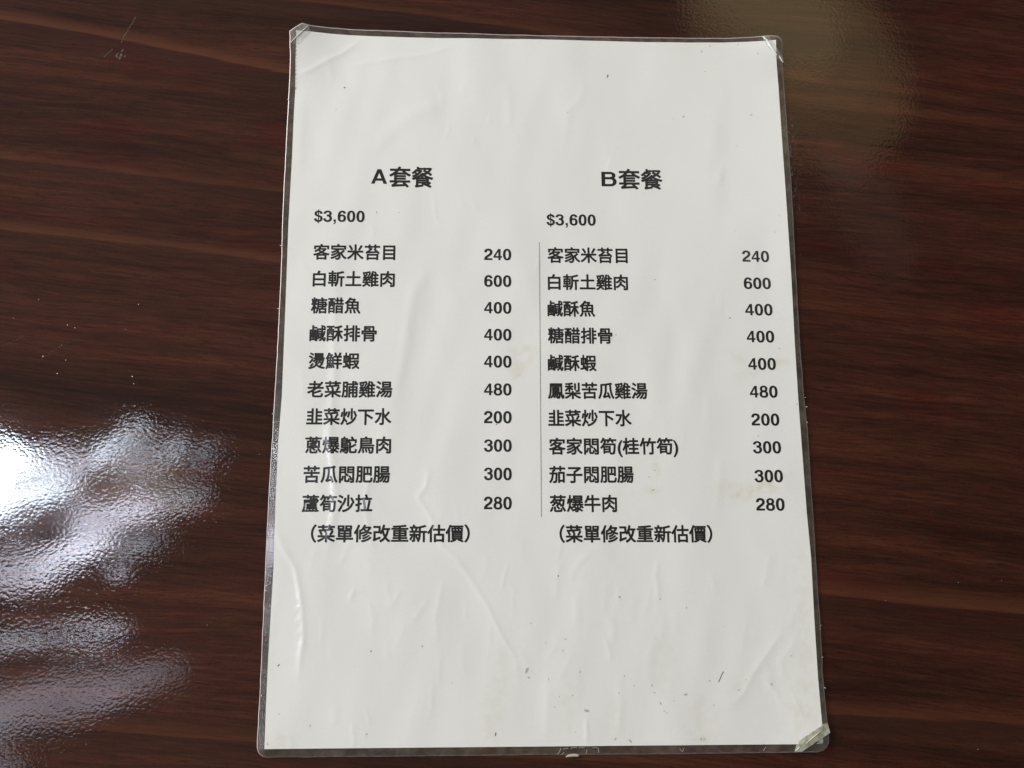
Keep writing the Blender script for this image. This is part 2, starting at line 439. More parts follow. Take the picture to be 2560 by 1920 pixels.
rng = np.random.default_rng(11)
WAVES = []
for _ in range(26):
    th = rng.normal(0.0, 0.35)
    lam = rng.uniform(9, 42)
    WAVES.append((math.cos(th) / lam, math.sin(th) / lam, rng.uniform(0, 6.28), 0.0012 * lam ** 0.95, rng.uniform(0.004, 0.012), rng.uniform(0, 6.28)))


def height(x, y):
    """mm above the table of the underside of the sheet"""
    x = np.asarray(x, float)
    y = np.asarray(y, float)
    h = np.zeros(x.shape)
    for kx, ky, ph, a, m, mp in WAVES:
        h += a * np.sin(6.283 * (kx * x + ky * y) + ph) * (0.5 + 0.5 * np.sin(6.283 * m * y + mp))
    h += 0.34 + 0.55 * np.clip((x - 84) / 23, 0, 1) ** 2
    for cx, cy, R, A in ((-106, 150, 34, 3.4), (107, 150, 30, 3.6), (-106, -151, 30, 0.8), (107, -151, 34, 1.4)):
        d = np.hypot(x - cx, y - cy) / R
        h += A * np.clip(1 - d, 0, 1) ** 2
    for pts, A, wd, sharp in CREASES:
        mx = max(p[0] for p in pts) + 6 * wd
        mn = min(p[0] for p in pts) - 6 * wd
        my = max(p[1] for p in pts) + 6 * wd
        ny = min(p[1] for p in pts) - 6 * wd
        sel = (x < mx) & (x > mn) & (y < my) & (y > ny)
        if not sel.any():
            continue
        d, t = seg_dist(x[sel], y[sel], pts)
        env = np.clip(np.minimum(t, 1 - t) * 5 + 0.15, 0, 1)
        h[sel] += 1.15 * A * env * (np.exp(-d / (0.75 * wd)) if sharp else 0.75 * np.exp(-(d / wd) ** 2))
    return np.maximum(h, 0.05)


PT = 0.34                                    # film + paper thickness in mm


def top(x, y):
    return height(x, y) + PT


CUT = ((96.2, -148.6), (105.3, -143.4))      # the clipped lower right paper corner


# ------------------------------------------------------------------ menu
menu = bpy.data.objects.new("menu_sheet", None)
link(menu)
menu['label'] = "laminated white menu sheet with black Chinese type and taped corners on the dark table"
menu['category'] = "menu"

nx, ny = 300, 420
s = np.linspace(0, 1, nx)
t = np.linspace(0, 1, ny)
S, T = np.meshgrid(s, t)
x0 = -105 + 210 * S
yt = interp(YT, x0)
Yp = YB + (yt - YB) * T
xl, xr = interp(XL, Yp), interp(XR, Yp)
Xp = xl + (xr - xl) * S
# clip the corner
(ax, ay), (bx, by) = CUT
dx, dy = bx - ax, by - ay
nrm = math.hypot(dx, dy)
sd = ((Xp - ax) * dy - (Yp - ay) * dx) / nrm      # > 0 beyond the cut
beyond = sd > 0
Xc = np.where(beyond & (sd < 1.0), Xp - sd * dy / nrm, Xp)
Yc = np.where(beyond & (sd < 1.0), Yp + sd * dx / nrm, Yp)
Zp = top(Xc, Yc)
idx = np.arange(nx * ny).reshape(ny, nx)
quads = np.stack([idx[:-1, :-1], idx[:-1, 1:], idx[1:, 1:], idx[1:, :-1]], -1).reshape(-1, 4)
bflat = (sd > 1e-6).ravel()
keep = ~(bflat[quads].all(axis=1))
quads = quads[keep]
me = bpy.data.meshes.new("paper")
vv = np.stack([Xc.ravel(), Yc.ravel(), Zp.ravel()], 1) * K
# a skirt gives the paper its thickness
me.from_pydata(vv.tolist(), [], quads.tolist())
me.polygons.foreach_set('use_smooth', [True] * len(me.polygons))
me.materials.append(PAPER)


def vnoise(X, Y, f, seed, oct_=3):
    """smooth value noise on numpy arrays"""
    out = np.zeros(X.shape)
    a, tot = 1.0, 0.0
    for o in range(oct_):
        r = np.random.default_rng(seed + o)
        G = r.random((128, 128))
        u, v = X * f * 2 ** o + 500, Y * f * 2 ** o + 500
        iu, iv = np.floor(u).astype(int), np.floor(v).astype(int)
        fu, fv = u - iu, v - iv
        fu, fv = fu * fu * (3 - 2 * fu), fv * fv * (3 - 2 * fv)
        g = lambda i, j: G[(iu + i) % 128, (iv + j) % 128]
        out += a * ((g(0, 0) * (1 - fu) + g(1, 0) * fu) * (1 - fv) + (g(0, 1) * (1 - fu) + g(1, 1) * fu) * fv)
        tot += a
        a *= 0.5
    return out / tot


base = np.ones(Xc.shape + (3,)) * np.array([0.742, 0.740, 0.700])
mott = vnoise(Xc, Yc * 0.35, 0.06, 5)
base *= (1 + 0.05 * (mott - 0.5))[..., None]
tan = np.array([0.86, 0.80, 0.66])
pink = np.array([0.96, 0.88, 0.86])
STAINS = [  # x, y, rx, ry, angle, strength, colour
    (-8, 2, 7, 3.2, 55, 0.55, tan), (-10.5, -4, 3, 2, 60, 0.4, tan), (-12, 5, 2.5, 1.4, 20, 0.3, tan),
    (88, -1.5, 8, 2.2, 25, 0.45, tan), (80, 3, 5, 2, -30, 0.3, tan), (97, 1, 6, 1.5, 5, 0.3, tan),
    (84, -52, 11, 3, 12, 0.55, tan), (72, -50, 6, 2, 5, 0.3, tan), (93, -47, 6, 2, 15, 0.35, tan),
    (45, -45, 2.0, 6, 0, 0.40, tan), (43.5, -51.5, 2.2, 1.6, 0, 0.5, tan), (12, 34, 3, 2, 0, 0.35, tan), (29, 11, 3.5, 2.5, 0, 0.35, tan),
    (-18, -126, 4, 16, -8, 0.30, tan), (-20, -140, 3.5, 9, -5, 0.35, tan), (58, -141, 7, 9, 20, 0.30, tan), (61, -136, 8, 5, 30, 0.25, pink),
    (45, -118, 6, 12, -10, 0.25, tan), (8, -135, 5, 10, 0, 0.25, tan), (74, -127, 3, 10, -35, 0.3, tan), (98, -125, 6, 16, 0, 0.35, tan),
    (101, -95, 4, 22, 0, 0.35, tan), (88, -140, 12, 7, 20, 0.3, pink), (99, -138, 5, 5, 0, 0.4, tan), (-100, -145, 6, 3, 0, 0.35, tan),
    (20, 138, 8, 5, 0, 0.22, pink), (35, 100, 14, 10, 0, 0.12, pink), (-89, 128, 8, 4, 20, 0.1, tan), (60, -146.5, 3, 1.6, 0, 0.6, tan),
    (26, -140, 4, 9, 0, 0.25, tan), (30, -60, 10, 30, 0, 0.10, tan), (-45, -120, 10, 16, 10, 0.12, pink),
]
sn = vnoise(Xc, Yc, 0.45, 40, 4)
dirn = vnoise(Xc * 0.35 + Yc * 0.6, Yc * 0.5 - Xc * 0.9, 0.9, 77, 3)
for sx_, sy_, rx, ry, an, st, colr in STAINS:
    ca, sa = math.cos(math.radians(an)), math.sin(math.radians(an))
    u = ((Xc - sx_) * ca + (Yc - sy_) * sa) / rx
    v = (-(Xc - sx_) * sa + (Yc - sy_) * ca) / ry
    q = np.exp(-(u * u + v * v)) * np.clip((sn - 0.25) * 2.0, 0, 1.3) * (0.5 + dirn)
    q = np.clip(q * st * (1.5 if sy_ > -70 else 1.0), 0, 1)[..., None]
    base = base * (1 - q) + base * colr * q
attr = me.color_attributes.new('tint', 'FLOAT_COLOR', 'POINT')
rgba = np.ones((nx * ny, 4), dtype=np.float32)
rgba[:, :3] = base.reshape(-1, 3)
attr.data.foreach_set('color', rgba.ravel())
me.update()
paper = link(bpy.data.objects.new("paper", me), menu)

# ------------------------------------------------------------------ film border round the paper
OUT = [(-107.2, 146.6), (-101.9, 150.7), (-98, 150.0), (-80, 149.6), (-45.6, 149.0), (-0.8, 148.5), (49.3, 148.5), (80, 148.9), (97.2, 149.1), (102.4, 149.0),
       (104.9, 148.4), (106.5, 147.0), (107.1, 145.0), (107.0, 137.4), (107.4, 125.2), (107.5, 89.4), (107.5, 73.1), (107.1, 51.2), (106.8, 27.4), (106.7, 6.5), (106.9, -13.8),
       (107.4, -26.8), (107.3, -45.1), (107.3, -65.9), (107.1, -94.2), (107.3, -101.0), (106.9, -123.7), (107.1, -136), (107.3, -146.0), (107.0, -147.9), (106.2, -149.6), (104.6, -150.9), (102.6, -151.4),
       (95.2, -151.5), (47.8, -151.7), (-4.0, -151.5), (-61.4, -151.6), (-103.6, -151.5), (-105.6, -151.1), (-107.1, -149.9), (-107.8, -148.2),
       (-108.0, -145.2), (-107.8, -133.0), (-107.8, -107.4), (-107.8, -83.3), (-107.7, -54.5), (-107.3, -27.6), (-107.0, -5.5), (-106.8, 19.0),
       (-106.8, 39.0), (-107.1, 59.5), (-107.1, 74.6), (-106.9, 109.3), (-106.7, 124.7), (-106.8, 136.2)]
loop = []
for i in range(len(OUT)):
    a, b = OUT[i], OUT[(i + 1) % len(OUT)]
    L = math.hypot(b[0] - a[0], b[1] - a[1])
    n = max(1, int(L / 0.9))
    for k in range(n):
        f = k / n
        loop.append((a[0] + (b[0] - a[0]) * f, a[1] + (b[1] - a[1]) * f))
rim_w = 0.42
random.seed(9)
ring = []
for i, (px, py) in enumerate(loop):
    j = vnoise(np.array([px]), np.array([py]), 0.30, 60, 2)[0] - 0.5
    qx, qy = loop[(i + 1) % len(loop)]
    rx_, ry_ = loop[i - 1]
    tx, ty = qx - rx_, qy - ry_
    tl = math.hypot(tx, ty)
    nxn, nyn = ty / tl * -1, tx / tl          # outline runs clockwise: inward normal is to the right
    nxn, nyn = ty / tl, -tx / tl
    px, py = px - nxn * j * 0.22, py - nyn * j * 0.22
    # inner point on the paper border
    ix = min(max(px, -104.6), 104.6)
    iy = min(max(py, YB + 0.35), 146.2)
    if ix == px and py > 0:
        iy = float(interp(YT, ix)) - 0.35
    if iy == py:
        ix = float(interp(XL, py)) + 0.35 if px < 0 else float(interp(XR, py)) - 0.35
    ring.append(((px, py), (px + nxn * rim_w, py + nyn * rim_w), (ix, iy)))
P = np.array(ring)                            # n,3,2
n = len(P)
fr = [0.0, 0.25, 0.5, 0.75, 1.0]
cols = [P[:, 0], P[:, 1]] + [P[:, 1] + (P[:, 2] - P[:, 1]) * f for f in fr[1:]]
hz = [height(c[:, 0], c[:, 1]) for c in cols]
lift = [0.05, 0.08, 0.14, 0.20, 0.26, 0.32]
verts, F_film, F_rim = [], [], []
for c, h, l in zip(cols, hz, lift):
    verts += [(a[0], a[1], z + l) for a, z in zip(c, h)]
# underside
for c, h in ((cols[0], hz[0]), (cols[-1], hz[-1])):
    verts += [(a[0], a[1], z) for a, z in zip(c, h)]
V = lambda k, i: k * n + i % n
rim_f, film_f = [], []
for i in range(n):
    rim_f.append((V(6, i), V(6, i + 1), V(0, i + 1), V(0, i)))
    rim_f.append((V(0, i), V(0, i + 1), V(1, i + 1), V(1, i)))
    for k in range(1, 5):
        film_f.append((V(k, i), V(k, i + 1), V(k + 1, i + 1), V(k + 1, i)))


def sub_mesh(name, faces, mat, parent):
    used = sorted({i for f in faces for i in f})
    mp = {v: i for i, v in enumerate(used)}
    return mesh_obj(name, [verts[i] for i in used], [tuple(mp[i] for i in f) for f in faces], mat, parent, True)


film = sub_mesh("laminate_film", film_f, FILM, menu)
rim = sub_mesh("film_edge", rim_f, RIM, film)


# ------------------------------------------------------------------ draped flat pieces
def drape(name, polys, mat, parent, eps=0.05, maxlen=1.2, jitter=0.0):
    """polys: list of 2-D point lists (mm) laid on the sheet"""
    bm = bmesh.new()
    for k, pts in enumerate(polys):
        vs = [bm.verts.new((x, y, eps + 0.001 * (k % 40))) for x, y in pts]
        try:
            bm.faces.new(vs)
        except ValueError:
            pass
    finish_drape(bm, maxlen)
    me = bpy.data.meshes.new(name)
    bm.to_mesh(me)
    bm.free()
    lay(me)
    me.materials.append(mat)
    return link(bpy.data.objects.new(name, me), parent)


def finish_drape(bm, maxlen):
    bmesh.ops.triangulate(bm, faces=bm.faces[:])
    for _ in range(4):
        es = [e for e in bm.edges if e.calc_length() > maxlen]
        if not es:
            break
        bmesh.ops.subdivide_edges(bm, edges=es, cuts=1)
        bmesh.ops.triangulate(bm, faces=[f for f in bm.faces if len(f.verts) > 3])


def lay(me):
    nv = len(me.vertices)
    co = np.empty(nv * 3)
    me.vertices.foreach_get('co', co)
    co = co.reshape(-1, 3)
    co[:, 2] += top(co[:, 0], co[:, 1])
    co *= K
    me.vertices.foreach_set('co', co.ravel())
    me.update()


# ------------------------------------------------------------------ lettering
def ring_pts(cx, cy, rx, ry, a0=0, a1=360, n=28, ex=2.35):
    pts = []
    for i in range(n + 1):
        a = math.radians(a0 + (a1 - a0) * i / n)
        c, s_ = math.cos(a), math.sin(a)
        pts.append((cx + rx * math.copysign(abs(c) ** (2 / ex), c), cy + ry * math.copysign(abs(s_) ** (2 / ex), s_)))
    return pts


def sweep(path, wv, wh):
    """stroke of an upright elliptic pen (wv = width of verticals, wh = of horizontals)"""
    quads_ = []
    path = [q_ for i, q_ in enumerate(path) if i == 0 or math.dist(q_, path[i - 1]) > 1e-6]
    closed = math.dist(path[0], path[-1]) < 1e-6
    L, R = [], []
    for i in range(len(path)):
        a = path[max(i - 1, 0)]
        b = path[min(i + 1, len(path) - 1)]
        if closed and i in (0, len(path) - 1):
            a, b = path[-2], path[1]
        tx, ty = b[0] - a[0], b[1] - a[1]
        l = math.hypot(tx, ty) or 1
        nx_, ny_ = -ty / l, tx / l
        hw = 0.5 / math.sqrt((nx_ / wv) ** 2 + (ny_ / wh) ** 2)
        L.append((path[i][0] + nx_ * hw, path[i][1] + ny_ * hw))
        R.append((path[i][0] - nx_ * hw, path[i][1] - ny_ * hw))
    for i in range(len(path) - 1):
        quads_.append([R[i], R[i + 1], L[i + 1], L[i]])
    return quads_


def bez(p0, p1, p2, p3, n=10):
    o = []
    for i in range(n + 1):
        t_ = i / n
        u = 1 - t_
        o.append(tuple(u ** 3 * p0[k] + 3 * u * u * t_ * p1[k] + 3 * u * t_ * t_ * p2[k] + t_ ** 3 * p3[k] for k in (0, 1)))
    return o


VW, HW = 0.154, 0.122


def glyph(ch):
    """bold grotesque figures in em units: advance, polygons"""
    q = []
    if ch == '0':
        q = sweep(ring_pts(0.278, 0.350, 0.170, 0.308), VW, HW)
        adv = 0.556
    elif ch == '2':
        p = [(0.105, 0.480)] + bez((0.105, 0.480), (0.105, 0.600), (0.17, 0.658), (0.275, 0.658)) + \
            bez((0.275, 0.658), (0.385, 0.658), (0.447, 0.595), (0.447, 0.505))[1:] + \
            bez((0.447, 0.505), (0.447, 0.40), (0.37, 0.345), (0.27, 0.275))[1:] + bez((0.27, 0.275), (0.17, 0.20), (0.105, 0.15), (0.105, 0.055))[1:]
        q = sweep(p, VW, HW + 0.01) + [[(0.035, 0.0), (0.515, 0.0), (0.515, 0.118), (0.035, 0.118)]]
        adv = 0.556
    elif ch == '3':
        up = bez((0.095, 0.510), (0.095, 0.605), (0.16, 0.660), (0.270, 0.660)) + bez((0.270, 0.660), (0.37, 0.660), (0.432, 0.605), (0.432, 0.522))[1:] + \
            bez((0.432, 0.522), (0.432, 0.44), (0.36, 0.395), (0.215, 0.395))[1:]
        lo = bez((0.215, 0.395), (0.38, 0.395), (0.452, 0.325), (0.452, 0.222)) + bez((0.452, 0.222), (0.452, 0.11), (0.38, 0.040), (0.268, 0.040))[1:] + \
            bez((0.268, 0.040), (0.15, 0.040), (0.088, 0.105), (0.085, 0.215))[1:]
        q = sweep(up, VW, HW - 0.01) + sweep(lo, VW, HW)
        adv = 0.556
    elif ch == '4':
        q = [[(0.315, 0.0), (0.446, 0.0), (0.446, 0.705), (0.315, 0.705)],
             [(0.022, 0.150), (0.532, 0.150), (0.532, 0.258), (0.022, 0.258)],
             [(0.022, 0.250), (0.140, 0.250), (0.335, 0.560), (0.335, 0.705), (0.305, 0.705)]]
        adv = 0.556
    elif ch == '6':
        q = sweep(ring_pts(0.284, 0.225, 0.170, 0.185), VW, HW - 0.005)
        p = bez((0.445, 0.520), (0.435, 0.615), (0.37, 0.660), (0.295, 0.660)) + bez((0.295, 0.660), (0.165, 0.660), (0.105, 0.540), (0.105, 0.340))[1:] + \
            bez((0.105, 0.340), (0.105, 0.28), (0.108, 0.25), (0.114, 0.225), 4)[1:]
        q += sweep(p, VW, HW)
        adv = 0.556
    elif ch == '8':
        q = sweep(ring_pts(0.278, 0.205, 0.178, 0.165), VW, HW - 0.005) + sweep(ring_pts(0.278, 0.522, 0.150, 0.138), VW - 0.01, HW - 0.01)
        adv = 0.556
    elif ch == ',':
        q = [[(0.068, 0.0), (0.208, 0.0), (0.208, 0.146), (0.068, 0.146)], [(0.137, 0.01), (0.208, 0.01), (0.203, -0.070), (0.150, -0.138), (0.068, -0.166), (0.068, -0.110), (0.120, -0.080), (0.138, -0.03)]]
        adv = 0.278
    elif ch == '$':
        p = bez((0.452, 0.505), (0.445, 0.605), (0.375, 0.655), (0.278, 0.655)) + bez((0.278, 0.655), (0.175, 0.655), (0.108, 0.60), (0.108, 0.522))[1:] + \
            bez((0.108, 0.522), (0.108, 0.42), (0.19, 0.40), (0.278, 0.370))[1:] + bez((0.278, 0.370), (0.39, 0.335), (0.458, 0.30), (0.458, 0.197))[1:] + \
            bez((0.458, 0.197), (0.458, 0.10), (0.38, 0.040), (0.275, 0.040))[1:] + bez((0.275, 0.040), (0.16, 0.040), (0.095, 0.10), (0.090, 0.210))[1:]
        q = sweep(p, VW - 0.005, HW - 0.005) + [[(0.248, -0.105), (0.308, -0.105), (0.308, 0.78), (0.248, 0.78)]]
        adv = 0.556
    elif ch == 'A':
        q = [[(0.0, 0.0), (0.155, 0.0), (0.435, 0.718), (0.275, 0.718)], [(0.722, 0.0), (0.562, 0.0), (0.285, 0.718), (0.445, 0.718)],
             [(0.18, 0.150), (0.54, 0.150), (0.50, 0.268), (0.22, 0.268)]]
        adv = 0.722
    elif ch == 'B':
        up = [(0.15, 0.660), (0.40, 0.660)] + bez((0.40, 0.660), (0.50, 0.660), (0.562, 0.615), (0.562, 0.532))[1:] + bez((0.562, 0.532), (0.562, 0.455), (0.50, 0.402), (0.40, 0.402))[1:] + [(0.15, 0.402)]
        lo = [(0.15, 0.402), (0.42, 0.402)] + bez((0.42, 0.402), (0.53, 0.402), (0.598, 0.335), (0.598, 0.232))[1:] + bez((0.598, 0.232), (0.598, 0.125), (0.53, 0.058), (0.42, 0.058))[1:] + [(0.15, 0.058)]
        q = sweep(up, 0.145, 0.116) + sweep(lo, 0.145, 0.116) + [[(0.078, 0.0), (0.225, 0.0), (0.225, 0.718), (0.078, 0.718)]]
        adv = 0.722
    return adv, q


def latin(name, text, x_left, x_right, y_mid, em, parent, slope=0.0, mat=INK):
    """figures between two x positions, centred on y_mid"""
    polys, pen = [], 0.0
    for ch in text:
        adv, q = glyph(ch)
        polys += [[(x + pen, y) for x, y in pl] for pl in q]
        pen += adv
    xs = [p[0] for pl in polys for p in pl]
    mn, mx = min(xs), max(xs)
    kx = (x_right - x_left) / (mx - mn)
    out = []
    for pl in polys:
        o = []
        for x, y in pl:
            X_ = x_left + (x - mn) * kx
            o.append((X_, y_mid + (y - 0.355) * em + slope * (X_ - x_left)))
        out.append(o)
    return drape(name, out, mat, parent, eps=0.045, maxlen=1.4)


def cjk_bmesh(text, bold):
    cu = bpy.data.curves.new('t', 'FONT')
    cu.body = text
    cu.size = 1.0
    cu.resolution_u = 4
    ob = bpy.data.objects.new('t', cu)
    C.objects.link(ob)
    dg = bpy.context.evaluated_depsgraph_get()
    dg.update()
    me = ob.evaluated_get(dg).to_mesh()
    bm = bmesh.new()
    bm.from_mesh(me)
    ob.evaluated_get(dg).to_mesh_clear()
    bpy.data.objects.remove(ob)
    bpy.data.curves.remove(cu)
    return bm


def cjk(name, text, x_left, x_right, y_mid, em, parent, slope=0.0, bold=0.0245):
    bm = cjk_bmesh(text, bold)
    # heavier strokes: the outline repeated a hair's breadth around itself
    src = bm.verts[:] + bm.edges[:] + bm.faces[:]
    zs = {v: 0.0 for v in bm.verts}
    for k in range(8):
        a = 2 * math.pi * (k + 0.5) / 8
        g = bmesh.ops.duplicate(bm, geom=src)['geom']
        for e_ in g:
            if isinstance(e_, bmesh.types.BMVert):
                e_.co.x += bold * math.cos(a) * 1.08
                e_.co.y += bold * math.sin(a) * 1.08
                e_.co.z = 0.002 * (k + 1)
    xs = [v.co.x for v in bm.verts]
    mn, mx = min(xs), max(xs)
    kx = (x_right - x_left) / (mx - mn)
    for v in bm.verts:
        X_ = x_left + (v.co.x - mn) * kx
        v.co = (X_, y_mid + (v.co.y - 0.385) * em + slope * (X_ - x_left), 0.045 + v.co.z)
    finish_drape(bm, 1.5)
    me = bpy.data.meshes.new(name)
    bm.to_mesh(me)
    bm.free()
    lay(me)
    me.materials.append(INK)
    return link(bpy.data.objects.new(name, me), parent)


EM = 7.15
ROWS_A = [("客家米苔目", -93.9, -60.2, 47.2, "240"), ("白斬土雞肉", -93.7, -60.2, 35.6, "600"), ("糖醋魚", -94.0, -73.9, 24.1, "400"),
          ("鹹酥排骨", -94.2, -67.1, 12.3, "400"), ("燙鮮蝦", -94.2, -73.7, 0.8, "400"), ("老菜脯雞湯", -94.3, -60.3, -11.0, "480"),
          ("韭菜炒下水", -94.2, -60.5, -22.2, "200"), ("蔥爆鴕鳥肉", -94.3, -60.4, -33.7, "300"), ("苦瓜悶肥腸", -94.5, -60.6, -45.4, "300"),
          ("蘆筍沙拉", -94.7, -67.3, -56.9, "280")]
PA = [46.85, 35.3, 23.75, 12.25, 0.9, -10.7, -22.15, -33.7, -45.1, -56.7]
ROWS_B = [("客家米苔目", 2.8, 36.3, 46.9, "240"), ("白斬土雞肉", 2.8, 36.1, 35.1, "600"), ("鹹酥魚", 2.5, 22.2, 23.6, "400"),
          ("糖醋排骨", 2.5, 29.0, 12.1, "400"), ("鹹酥蝦", 2.3, 22.2, 0.5, "400"), ("鳳梨苦瓜雞湯", 2.2, 42.7, -11.1, "480"),
          ("韭菜炒下水", 2.2, 35.9, -22.4, "200"), ("客家悶筍(桂竹筍)", 2.3, 54.3, -33.9, "300"), ("茄子悶肥腸", 2.2, 36.0, -45.3, "300"),
          ("葱爆牛肉", 2.3, 29.0, -56.9, "280")]
PB = [47.25, 35.35, 23.85, 12.25, 0.6, -11.1, -22.7, -34.1, -45.8, -57.2]
for rows, pp, xa, xb in ((ROWS_A, PA, -23.5, -12.5), (ROWS_B, PB, 84.6, 96.0)):
    for k, ((txt, a, b, y, price), py_) in enumerate(zip(rows, pp)):
        cjk("dish_name", txt, a, b, y, EM, paper, slope=0.004)
        if xa < 0:
            dxr = -0.04 * k
            latin("price", price, xa + dxr * 0.3, xb + dxr + 0.25, py_, 6.95, paper)
        else:
            latin("price", price, xa, xb, py_, 6.95, paper)
cjk("footnote", "（菜單修改重新估價）", -90.8, -29.1, -68.6, EM, paper)
cjk("footnote", "（菜單修改重新估價）", 6.0, 66.5, -68.8, EM, paper)
cjk("set_title", "套餐", -63.4, -44.9, 80.9, 9.9, paper, slope=0.004, bold=0.021)
latin("set_letter", "A", -70.9, -64.2, 80.95, 9.2, paper)
cjk("set_title", "套餐", 33.4, 52.2, 81.3, 9.8, paper, slope=0.004, bold=0.021)
latin("set_letter", "B", 26.2, 32.6, 81.2, 9.2, paper)
latin("set_price", "$3,600", -94.1, -73.2, 62.9, 6.9, paper, slope=0.005)
latin("set_price", "$3,600", 2.6, 23.3, 62.5, 6.9, paper, slope=0.005)
# the column divider, a fine dotted line
dots = []
yy = 52.4
while yy > -62.2:
    xx = -0.5 - 0.5 * (52.4 - yy) / 114.6
    dots.append([(xx - 0.14, yy), (xx - 0.14, yy - 0.62), (xx + 0.14, yy - 0.62), (xx + 0.14, yy)])
    yy -= 0.85
drape("divider_line", dots, LINE, paper, eps=0.05, maxlen=5.0)

# ------------------------------------------------------------------ grime on the sheet
SPECKS = [(-83.2, 121.7, 'b', 1.2, 0), (-86.4, 111.5, 'o', 1.2, 60), (30.1, 129.2, 'd', 2, 80), (12.4, 111.8, 'o', 1.2, 0), (62.5, 110.6, 'o', 1.8, 50), (91.9, 112.0, 'o', 1.6, 20), (72.7, 132.3, 'o', 1, 0), (71.7, 141.9, 'o', 1.6, 75), (75.6, 144.7, 'o', 1.5, 80), (87.9, 145.4, 'o', 1.1, 20), (96.3, 140.9, 'o', 1.5, -30), (85.3, 97.4, 'o', 1, 0), (-68.3, 65.0, 'o', 1.4, 90), (-58.9, 64.9, 'o', 0.9, 0), (78.1, 20.2, 'b', 1, 0), (47.5, 36.6, 't', 1.3, 0), (101.3, 65.4, 'o', 0.8, 0), (99.3, 58.1, 'o', 1, 0), (30.5, 12.6, 't', 1.2, 70), (42.2, -46.2, 'o', 1.1, 0), (44.5, -43.6, 't', 1, 0), (43.6, -51.4, 't', 1.6, 30), (103.7, -16.3, 'd', 0.8, 0), (87.0, -29.5, 'o', 1.4, 0), (97.9, 7.1, 'o', 1.2, 0), (-18.5, -25.1, 'b', 0.8, 0), (-101.2, -118.3, 'd', 1.4, 50), (-66.5, -113.3, 'd', 1.3, 60), (-47.1, -111.5, 'b', 0.9, 0), (-100.1, -136.0, 'o', 1, 0), (-88.5, -140.3, 'o', 1.4, 60), (-7.2, -120.6, 'O', 3.2, 60), (-6.6, -123.4, 'o', 1.8, -20), (-19.2, -143.9, 'd', 1.8, 80), (-67.4, -143.4, 'o', 1.3, 50), (-5.5, -103.1, 'o', 1, 0), (-104.0, -146.6, 'o', 1.6, 90), (5.3, -85.1, 'b', 1, -50), (29.1, -93.3, 'O', 1.7, 0), (44.9, -94.1, 'd', 1.1, 0), (55.0, -97.4, 'o', 1.2, 60), (7.7, -109.2, 'o', 1.2, 0), (0.1, -110.5, 'o', 0.8, 0), (6.7, -113.5, 'o', 0.9, 0), (1.0, -124.0, 'o', 1.1, 80), (40.5, -126.5, 'o', 1.5, 80), (41.3, -129.3, 'o', 1.3, 0), (43.6, -133.3, 'o', 1.6, -70), (44.9, -136.0, 'o', 1.2, 0), (45.8, -136.7, 'o', 1, 0), (53.3, -130.0, 'o', 1.9, 0), (62.8, -125.0, 'o', 1.3, 40), (73.9, -128.5, 'd', 1, 0), (76.9, -124.7, 'r', 1, 0), (86.7, -126.4, 'r', 1.6, -20), (94.9, -115.9, 'o', 1, 0), (64.1, -134.0, 'r', 1.1, 80), (15.1, -135.6, 'O', 3, -5), (10.1, -130.1, 'o', 1.2, -30), (5.0, -130.4, 'o', 1, 70), (26.0, -146.0, 'o', 1.6, 70), (31.6, -146.8, 'o', 2, -50), (58.6, -146.3, 'o', 1.8, 80), (59.8, -146.4, 'o', 1.4, 0), (27.8, -129.2, 'o', 1, 80), (48.7, -132.2, 'o', 0.9, 0), (33.7, -126.6, 'o', 1, 90), (3.1, -134.3, 'o', 1, 0), (13.1, -121.4, 'o', 1.2, 60), (30.0, -123.0, 'o', 1.2, 60)]
random.seed(21)


def blob(x, y, L, W, ang, n=9):
    pts = []
    ca, sa = math.cos(math.radians(ang)), math.sin(math.radians(ang))
    for i in range(n):
        a = 2 * math.pi * i / n
        r = random.uniform(0.65, 1.15)
        u, v = r * L * 0.5 * math.cos(a), r * W * 0.5 * math.sin(a)
        pts.append((x + u * ca - v * sa, y + u * sa + v * ca))
    return pts


by_kind = {}
for x, y, kd, sz, an in SPECKS:
    L = sz * 0.80
    W = L * (0.42 if kd != 'O' else 0.45)
    if kd == 'b':
        W = L * 0.7
    by_kind.setdefault('o' if kd == 'O' else kd, []).append(blob(x, y, L, max(W, 0.35), an))
for i in range(8):
    by_kind['o'].append(blob(random.uniform(-100, 100), random.choice((random.uniform(-145, -80), random.uniform(-145, 140))), random.uniform(0.3, 0.6), 0.3, random.uniform(0, 180)))
hair = [(68.4, -121.6), (67.8, -122.4), (67.1, -123.9), (66.2, -125.5)]
by_kind['d'] += sweep(hair, 0.32, 0.32)
for kd, polys in by_kind.items():
    o = drape("grime_specks", polys, SPECK[kd], paper, eps=0.055, maxlen=5.0)
    o['kind'] = 'stuff'


# ------------------------------------------------------------------ tape on three corners, glue at the lower edge
def sheet_piece(name, pts, mat, parent, lift=0.30, bend=0.0, thick=0.06):
    """a thin solid piece following the sheet: pts clockwise or not, mm"""
    bm = bmesh.new()
    vs = [bm.verts.new((x, y, lift)) for x, y in pts]
    bm.faces.new(vs)
    finish_drape(bm, 1.1)
    for v in bm.verts:
        v.co.z += bend * (0.5 + 0.5 * math.sin(v.co.x * 2.1 + v.co.y * 1.3))
    me = bpy.data.meshes.new(name)
    bm.normal_update()
    bm.to_mesh(me)
    bm.free()
    lay(me)
    me.polygons.foreach_set('use_smooth', [True] * len(me.polygons))
    me.materials.append(mat)
    o = link(bpy.data.objects.new(name, me), parent)
    if thick > 0.08:                          # film and tape are single thin sheets, glue is a lump
        so = o.modifiers.new('thickness', 'SOLIDIFY')
        so.thickness = thick * K
        so.offset = -1
    return o


